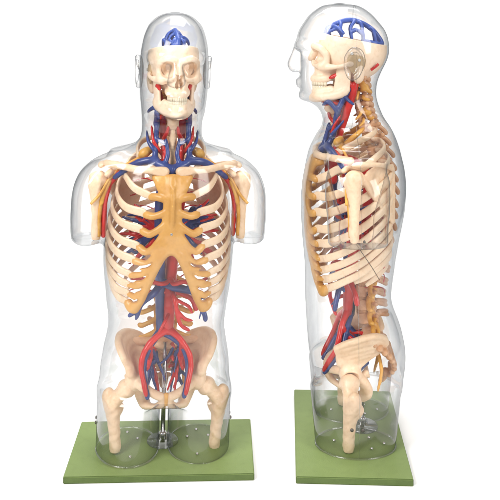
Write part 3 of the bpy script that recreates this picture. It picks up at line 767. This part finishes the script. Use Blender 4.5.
for s in (-1, 1):
    vl += [([(.0, -.068, .604), (s*.018, -.066, .612), (s*.034, -.058, .622), (s*.035, -.044, .65), (s*.033, -.038, .69), (s*.033, -.024, .722), (s*.030, -.006, .752)], [.010, .008, .0064, .0052, .0052, .0058, .005]),
           ([(s*.034, -.058, .622), (s*.060, -.054, .620), (s*.085, -.042, .608), (s*.118, -.02, .58)], [.0085, .007, .006, .005]),
           ([(s*.036, -.034, .695), (s*.034, -.05, .715), (s*.034, -.058, .718), (s*.030, -.068, .711)], [.005, .0042, .0035, .002]),
           ([(s*.038, -.02, .73), (s*.048, -.012, .722), (s*.052, -.002, .715)], [.004, .003, .002]),
           ([(s*.018, -.066, .610), (s*.010, -.060, .635), (s*.014, -.052, .665)], [.005, .004, .003]),
           ([(s*.014, -.054, .655), (s*.026, -.048, .662), (s*.036, -.04, .67)], [.003, .003, .003]),
           ([(s*.040, -.05, .645), (s*.050, -.04, .66), (s*.054, -.024, .68)], [.004, .003, .002]),
           ([(-.012, -.004, .250), (s*.020-.004, -.012, .236), (s*.036, -.018, .218), (s*.046, -.028, .190), (s*.044, -.048, .158), (s*.038, -.064, .134)], [.008, .0068, .006, .0056, .0052, .005]),
           ([(s*.036, -.018, .218), (s*.024, .008, .196), (s*.020, .022, .170)], [.005, .004, .003])]
vl += [([(-.014, -.006, .352), (-.030, -.030, .338), (-.050, -.040, .325), (-.066, -.046, .308), (-.080, -.046, .297)], [.008, .0066, .0056, .0048, .0036]),
       ([(-.058, -.043, .317), (-.062, -.046, .300), (-.066, -.046, .290)], [.0044, .0034, .0024]),
       ([(-.012, -.012, .356), (.010, -.032, .352), (.034, -.032, .346), (.056, -.030, .338), (.068, -.036, .318), (.078, -.042, .294), (.080, -.044, .284)], [.0075, .008, .0075, .0068, .0056, .0046, .0036]),
       ([(.060, -.032, .332), (.070, -.028, .33), (.078, -.024, .322)], [.004, .003, .002]),
       ([(.036, -.032, .346), (.046, -.04, .355), (.056, -.042, .37)], [.0045, .004, .003]),
       ([(.072, -.040, .306), (.066, -.05, .29)], [.003, .002])]
vessel('vein', M['blue'], vl, (-.13, -.085, .115), (.13, .035, .77), h=.0021, parent=vc)
vessel('vein', M['blue'], pv_b, (-.07, -.05, .08), (.07, .06, .24), parent=vc)
vessel('vein', M['blue'], tree(11, 0, .47, 13), (-.11, -.085, .36), (.11, .08, .59), h=.0021, parent=vc)

# ---- trachea and neck organs
V, F = [], []
tp_ = []
for i in range(34): tp_.append(.0078 if i % 2 else .0066)
tube([(0, -.040-.012*abs(i/33-.5), .700-.0035*i) for i in range(34)], tp_, tp_, 14, (0, 1, 0), 1, V=V, F=F)
tr = obj('windpipe', mk('windpipe', V, F), M['bone'], root)
f = Field((-.03, -.07, .66), (.03, -.02, .73), .0016)
f.chain([(-.008, -.048, .712), (0, -.056, .700), (.008, -.048, .712)], .006, .004); f.ell((0, -.047, .697), (.0125, .011, .013), .004)
f.chain([(-.018, -.036, .724), (0, -.058, .722), (.018, -.036, .724)], .0035, .004)
obj('larynx', f.mesh('larynx'), M['bone'], tr)
# ---- nerves
nl = []
for s in (-1, 1):
    for i in range(7):
        z = .757-.0145*i; y = spine_y(z)
        if i in (0, 1, 2, 4, 5):
            j1, j2 = random.uniform(-.004, .004), random.uniform(-.006, .006); k1 = random.uniform(.8, 1.35)
            nl.append(([(s*.010, y+.012, z), (s*.020, y+.018+j1, z-.002+j2), (s*.023, y+.026+j2, z-.004+j1)], [.004*k1, .0052*k1, .0022]))
            if i != 2: nl.append(([(s*.012, y+.004, z-.004), (s*.025, y+.002+j1, z-.010), (s*.031+j1*.5, y-.006+j2, z-.020)], [.003, .0026, .0014]))
    for i in range(5):
        z = .352-.0295*i; y = spine_y(z)
        nl.append(([(s*.012, y+.018, z), (s*.030, y+.012, z-.008), (s*.050, y+.012, z-.016), (s*.066-s*.003*i, y+.016, z-.016)], [.005, .0048, .0044, .0035]))
        nl.append(([(s*.020, y+.018, z), (s*.022, y+.024, z-.015), (s*.020, y+.018, z-.0295)], .0038))
    nl.append(([(s*.030, .02, .66), (s*.045, -.01, .636), (s*.066, -.03, .622)], [.004, .006, .004]))
    nl.append(([(s*.046, -.03, .640), (s*.058, -.036, .634), (s*.064, -.030, .628)], [.007, .009, .006]))
    nl.append(([(s*.028, .045, .20), (s*.036, .052, .175), (s*.042, .058, .14), (s*.046, .05, .10)], [.003, .0035, .0035, .0025]))
f = vessel('nerve', M['nerve'], nl, (-.08, -.06, .09), (.08, .09, .775), h=.0021)
for s in (-1, 1):
    V, F = tube([(s*.060, -.030, .628), (s*.105, -.016, .600), (s*.130, -.020, .575), (s*.148, -.024, .545), (s*.166, -.024, .525)], .003, .003, 8)
    V, F = tube([(s*.128, -.018, .575), (s*.142, -.018, .54), (s*.1475, -.016, .50), (s*.1475, -.014, .455)], .0052, .004, 10, V=V, F=F)
    obj('arm_nerve', mk('arm_nerve', V, F), M['nerve'], f)

# ---- support rod, board, screws
rod = obj('support_rod', lathe('support_rod', [(.0048, .001), (.0048, .216)], 20), M['chrome'], root); rod.location = (0, .02, 0)
o = obj('rod_flange', lathe('rod_flange', [(.034, .0006), (.034, .004), (.031, .006), (.012, .0062), (.012, .016), (.010, .018)], 40), M['clear_rim'], rod)
o = obj('rod_collar', lathe('rod_collar', [(.008, .0064), (.008, .02), (.006, .022)], 20), M['chrome'], rod)
bm = bmesh.new(); bmesh.ops.create_cube(bm, size=1)
for v in bm.verts: v.co.x *= .384; v.co.y *= .230; v.co.z = v.co.z*.0145-.00725
bmesh.ops.bevel(bm, geom=bm.edges[:], offset=.0016, segments=2, affect='EDGES')
me = bpy.data.meshes.new('base_board'); bm.to_mesh(me); bm.free()
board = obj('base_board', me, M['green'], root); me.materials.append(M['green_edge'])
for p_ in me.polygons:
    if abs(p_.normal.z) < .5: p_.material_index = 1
for s in (-1, 1):
    for x, y in ((.054, .030), (.100, .032), (.076, .060), (.07, -.045)):
        o = obj('screw', screw, M['chrome'], root); o.location = (s*x, y, .0028)
    for y in (-.012, .010):
        o = obj('screw', dscrew, M['wire'], root); o.location = (s*.1425, y, .062); o.scale = (1.3, 1.3, 1); o.rotation_euler = (0, s*R(90), 0)
    for x, y in ((.150, -.006), (.158, .012)):
        o = obj('screw', dscrew, M['wire'], root); o.location = (s*x, y, .4475)
        o.scale = (.9, .9, 2)

# screws carry different metal per object
for o in C.objects:
    pass

# ------------------------------------------------------------------ place the two models
def copy_tree(o, parent=None):
    c = o.copy(); C.objects.link(c); c.parent = parent
    if parent: c.matrix_parent_inverse = o.matrix_parent_inverse.copy()
    for ch in list(o.children): copy_tree(ch, c)
    return c
second = copy_tree(root)
GR = 'clear anatomical torso models on green boards'
def place(r, loc, yaw, board_yaw, roll, sc, label):
    r.location = loc; r.rotation_euler = (0, R(roll), R(yaw)); r.scale = (sc,)*3
    r['label'] = label; r['category'] = 'anatomical model'; r['group'] = GR
    for ch in r.children:
        if ch.name.startswith('base_board'):
            import mathutils
            ch.matrix_parent_inverse = (mathutils.Euler((0, R(roll), R(yaw))).to_matrix().to_4x4()).inverted() @ mathutils.Matrix.Rotation(R(board_yaw), 4, 'Z')
            ch.location = mathutils.Vector(BOFF[r.name]) if r.name in BOFF else (0, 0, 0)
BOFF = {}
BOFF[root.name] = (0, 0, 0); BOFF[second.name] = (.015, -.013, 0)
place(root, (-.187, .1245, 0), 8, 2.0, 1.6, 1.0, 'clear torso model facing the viewer, its skull and ribs seen from the front')
place(second, (.2315, .210, 0), -93, -92.5, 0, 1.02, 'clear torso model turned sideways to the left, its skull and ribs seen in profile')

for ch in root.children:
    if ch.name.startswith('skull'): ch.rotation_euler = (0, 0, R(6)); ch.location.z -= .003
